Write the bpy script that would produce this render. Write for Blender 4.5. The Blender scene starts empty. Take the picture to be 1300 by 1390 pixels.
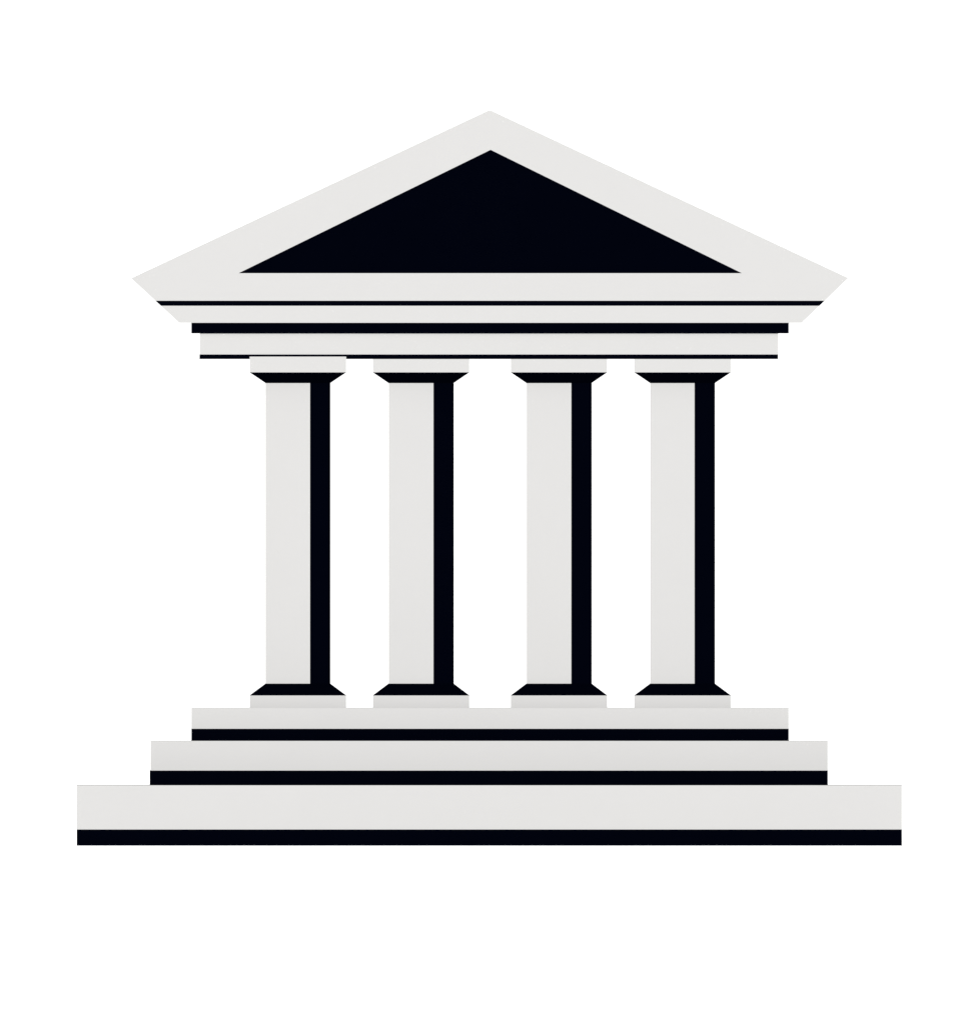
import bpy, bmesh, math

scene = bpy.context.scene
COL = scene.collection

# ------------------------------------------------------------------ camera
# Flat front elevation: an orthographic camera standing far in front of the
# building, looking almost level (a fraction of a degree down so that the
# white floor, not its edge, lies below the building).
PX = 0.01                       # metres per photograph pixel
TILT = math.radians(0.1)
DIST = 1450.0
BASE_Y = 1148.0                 # photograph row where the building meets the floor
ZC = (BASE_Y - 695.0) * PX      # height of the picture centre above the floor

cam_data = bpy.data.cameras.new("camera")
cam_data.type = 'ORTHO'
cam_data.ortho_scale = 1390 * PX
cam_data.clip_start = 0.1
cam_data.clip_end = 9000.0
cam = bpy.data.objects.new("camera", cam_data)
COL.objects.link(cam)
cam.location = (0.0, -DIST, ZC / math.cos(TILT) + DIST * math.tan(TILT))
cam.rotation_euler = (math.pi / 2 - TILT, 0, 0)
scene.camera = cam

# ------------------------------------------------------------------ light
# Even white studio light from all round.
world = bpy.data.worlds.new("World")
scene.world = world
world.use_nodes = True
bg = world.node_tree.nodes["Background"]
bg.inputs["Color"].default_value = (1.0, 1.0, 1.0, 1.0)
bg.inputs["Strength"].default_value = 1.6

# Large soft fill lamp, added behind the camera to even out the front tones.
lamp_data = bpy.data.lights.new("front_fill", 'AREA')
lamp_data.shape = 'DISK'
lamp_data.size = 356.0
lamp_data.energy = 5.8e7
lamp = bpy.data.objects.new("front_fill", lamp_data)
COL.objects.link(lamp)
lamp.location = (0.0, -1500.0, 192.0)
lamp.rotation_euler = (math.pi / 2 - math.atan2(187.0, 1500.0), 0, 0)

vs = scene.view_settings
vs.view_transform = 'Standard'
vs.look = 'None'
vs.exposure = 0.0
vs.gamma = 1.0
vs.use_curve_mapping = False
scene.cycles.max_bounces = 12
scene.cycles.diffuse_bounces = 8


# ------------------------------------------------------------------ materials
def material(name, dark, light, scale, rough=0.9):
    m = bpy.data.materials.new(name)
    m.use_nodes = True
    nt = m.node_tree
    p = nt.nodes["Principled BSDF"]
    p.inputs["Roughness"].default_value = rough
    p.inputs["Specular IOR Level"].default_value = 0.0
    tc = nt.nodes.new("ShaderNodeTexCoord")
    nz = nt.nodes.new("ShaderNodeTexNoise")
    nz.inputs["Scale"].default_value = scale
    nz.inputs["Detail"].default_value = 4.0
    rp = nt.nodes.new("ShaderNodeValToRGB")
    rp.color_ramp.elements[0].position = 0.3
    rp.color_ramp.elements[1].position = 0.7
    rp.color_ramp.elements[0].color = (*dark, 1)
    rp.color_ramp.elements[1].color = (*light, 1)
    nt.links.new(tc.outputs["Object"], nz.inputs["Vector"])
    nt.links.new(nz.outputs["Fac"], rp.inputs["Fac"])
    nt.links.new(rp.outputs["Color"], p.inputs["Base Color"])
    return m


STONE = material("pale_stone", (0.1940, 0.1922, 0.1890), (0.1956, 0.1938, 0.1906), 2.0)
BLACK = material("black_and_shade", (0.00013, 0.00027, 0.0010), (0.00016, 0.00030, 0.0011), 2.0)  # black parts, plus the shade coloured in on column sides and step feet
WHITE = material("white_floor", (0.90, 0.90, 0.90), (0.91, 0.91, 0.91), 0.3)


# ------------------------------------------------------------------ helpers
def X(px):
    return (px - 650.0) * PX


def Z(py, y=0.0):
    """Height of photograph row py on a front standing at depth y."""
    return ZC + ((695.0 - py) * PX - y * math.sin(TILT)) / math.cos(TILT)


def link(name, bm, mat, parent=None, bevel=0.0015):
    bmesh.ops.recalc_face_normals(bm, faces=bm.faces)
    me = bpy.data.meshes.new(name)
    bm.to_mesh(me)
    bm.free()
    me.materials.append(mat)
    o = bpy.data.objects.new(name, me)
    COL.objects.link(o)
    if parent:
        o.parent = parent
    if bevel:
        b = o.modifiers.new("bevel", 'BEVEL')
        b.width = bevel
        b.segments = 2
        b.limit_method = 'ANGLE'
        b.angle_limit = math.radians(20)
    return o


def prism_into(bm, pts, y0, y1):
    """Polygon of (x, z) points extruded from depth y0 to y1."""
    f = [bm.verts.new((x, y0, z)) for x, z in pts]
    b = [bm.verts.new((x, y1, z)) for x, z in pts]
    n = len(pts)
    bm.faces.new(f)
    bm.faces.new(b[::-1])
    for i in range(n):
        j = (i + 1) % n
        bm.faces.new((f[i], b[i], b[j], f[j]))


def prism(name, pts, y0, y1, mat, parent, **kw):
    bm = bmesh.new()
    prism_into(bm, pts, y0, y1)
    return link(name, bm, mat, parent, **kw)


def block(name, x0, x1, y0, y1, z0, z1, mat, parent, **kw):
    return prism(name, [(x0, z0), (x1, z0), (x1, z1), (x0, z1)], y0, y1, mat, parent, **kw)


# ------------------------------------------------------------------ setting
bm = bmesh.new()
S = 5000.0
vs_ = [bm.verts.new(p) for p in ((-S, -S, 0), (S, -S, 0), (S, S, 0), (-S, S, 0))]
bm.faces.new(vs_)
ground = link("ground", bm, WHITE, bevel=0)
ground["kind"] = "structure"

# ------------------------------------------------------------------ temple
YC = 2.15                                    # middle of the portico's depth
SINK = 0.004                                 # each block is let this far into the one it stands on

temple = bpy.data.objects.new("temple", None)
COL.objects.link(temple)
temple.location = (X(664), YC, 0)
temple["label"] = "pale grey classical temple front with black triangular pediment and four columns on three steps"
temple["category"] = "temple"

parts = []


def part(o, label=None):
    parts.append(o)
    if label:
        o["label"] = label
    return o


# three steps, each a pale slab on a black band standing for riser shade
#      slab x0, x1, shade x0, x1, top, joint, bottom, front depth
STEPS = ((104.5, 1223.5, 104.5, 1223.5, 1066.0, 1126.0, 1148.0, 0.0),
         (204.5, 1123.0, 203.5, 1123.0, 1005.7, 1046.0, 1066.0, 0.70),
         (260.0, 1070.0, 260.0, 1070.0, 961.0, 989.3, 1005.7, 1.20))
for i, (a0, a1, c0, c1, top, mid, bot, y) in enumerate(STEPS):
    yb = 2 * YC - y
    zb = Z(bot, y) - (0.0 if i == 0 else SINK)
    if i == 0:
        zb = 0.0
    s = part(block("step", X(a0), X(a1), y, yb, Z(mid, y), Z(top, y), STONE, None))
    c = block("riser_shade", X(c0), X(c1), y, yb, zb, Z(mid, y), BLACK, s)
    c["label"] = "black band standing for shade along the foot of the step"


# columns
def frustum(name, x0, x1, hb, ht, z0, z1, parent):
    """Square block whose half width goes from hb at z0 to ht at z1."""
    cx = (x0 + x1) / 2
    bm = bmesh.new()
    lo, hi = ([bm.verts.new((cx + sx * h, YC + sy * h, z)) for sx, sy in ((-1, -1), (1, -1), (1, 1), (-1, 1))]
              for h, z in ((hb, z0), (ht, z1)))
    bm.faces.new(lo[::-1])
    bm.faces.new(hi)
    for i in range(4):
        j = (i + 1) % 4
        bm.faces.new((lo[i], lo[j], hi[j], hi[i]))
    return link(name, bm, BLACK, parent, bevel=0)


YF = YC - 0.50                               # depth at which column rows are read
#       left, right of plinth; left, split, right of shaft; top of abacus
COLUMNS = ((339.0, 470.0, 360.5, 421.0, 448.5, 484.0),
           (506.0, 637.0, 527.5, 588.3, 616.0, 487.3),
           (693.0, 824.0, 714.5, 775.2, 803.0, 487.3),
           (860.5, 991.5, 882.0, 942.3, 970.0, 487.3))
for p0, p1, s0, sp, s1, atop in COLUMNS:
    r = (s1 - s0) / 2 * PX
    hw = (p1 - p0) / 2 * PX
    mx = X((p0 + p1) / 2)
    z_top, z_ab, z_ec, z_sh, z_ba, z_pl = (Z(v, YF) for v in (atop, 505.5, 520.0, 928.0, 944.0, 961.0))
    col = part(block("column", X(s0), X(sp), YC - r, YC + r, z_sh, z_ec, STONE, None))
    o = block("shade_strip", X(sp), X(s1), YC - r, YC + r, z_sh, z_ec, BLACK, col)  # shaded side of the shaft, built in as a black slab
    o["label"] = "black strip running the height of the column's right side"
    o = block("abacus", mx - hw, mx + hw, YC - hw, YC + hw, z_ab, z_top, STONE, col)
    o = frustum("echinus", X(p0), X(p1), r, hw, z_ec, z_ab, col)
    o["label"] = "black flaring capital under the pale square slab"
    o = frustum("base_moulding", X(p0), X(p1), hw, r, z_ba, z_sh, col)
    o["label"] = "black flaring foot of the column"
    o = block("plinth", mx - hw, mx + hw, YC - hw, YC + hw, z_pl - SINK, z_ba, STONE, col)

# architrave with the thin black fillet along its lower edge
D = 0.63
y = YC - D
arch = part(block("architrave", X(271.5), X(1055.5), y, YC + D, Z(481.2, y), Z(452.5, y) + SINK, STONE, None))
o = block("fillet", X(271.0), X(1055.5), y, YC + D, Z(487.4, y), Z(481.2, y), BLACK, arch)
o["label"] = "thin black line along the lower edge of the architrave"

# black frieze
D = 0.66
y = YC - D
part(block("frieze", X(260), X(1070), y, YC + D, Z(452.6, y), Z(438.2, y) + SINK, BLACK, None),
     "black band between architrave and cornice")

# cornice: sides sloping inwards, black fillet on top
D = 0.69
y = YC - D


def lx(py):
    return 178.5 + (py - 378.0) * (243.5 - 178.5) / 60.0


def rx(py):
    return 1150.5 - (py - 378.0) * (1150.5 - 1087.5) / 60.0


def band(py0, py1):
    return [(X(lx(py1)), Z(py1, y)), (X(rx(py1)), Z(py1, y)), (X(rx(py0)), Z(py0, y)), (X(lx(py0)), Z(py0, y))]


corn = part(prism("cornice", band(415.0, 438.2), y, YC + D, STONE, None))
o = prism("fillet", band(408.2, 415.0), y, YC + D, BLACK, corn)
o["label"] = "thin black line between pediment and cornice"

# pediment frame with the black tympanum set into it
bm = bmesh.new()
outer = [(lx(408.2), 408.2), (178.5, 378.0), (658.5, 152.3), (662.0, 150.7), (667.0, 150.7), (670.5, 152.3),
         (1150.5, 377.7), (rx(408.2), 408.2)]
inner = [(324.0, 370.8), (665.7, 203.3), (1006.5, 370.8)]


def ring(pts, yy):
    return [bm.verts.new((X(a), yy, Z(b, y))) for a, b in pts]


of, ob, nf, nb = ring(outer, y), ring(outer, YC + D), ring(inner, y), ring(inner, YC + D)
for o_, n_ in ((of, nf), (ob, nb)):
    bm.faces.new((o_[0], o_[1], o_[2], o_[3], n_[1], n_[0]))
    bm.faces.new((o_[3], o_[4], n_[1]))
    bm.faces.new((o_[4], o_[5], o_[6], o_[7], n_[2], n_[1]))
    bm.faces.new((o_[7], o_[0], n_[0], n_[2]))
for f, b in ((of, ob), (nf, nb)):
    for i in range(len(f)):
        j = (i + 1) % len(f)
        bm.faces.new((f[i], b[i], b[j], f[j]))
ped = part(link("pediment", bm, STONE, None, bevel=0))
o = prism("tympanum", [(X(a), Z(b, y)) for a, b in inner], y + 0.03, YC + D - 0.03, BLACK, ped, bevel=0)
o["label"] = "black triangular panel set into the pediment"

# parts move with the temple
for o in parts:
    o.parent = temple
    o.matrix_parent_inverse.identity()
    o.location = (-temple.location.x, -temple.location.y, 0.0)
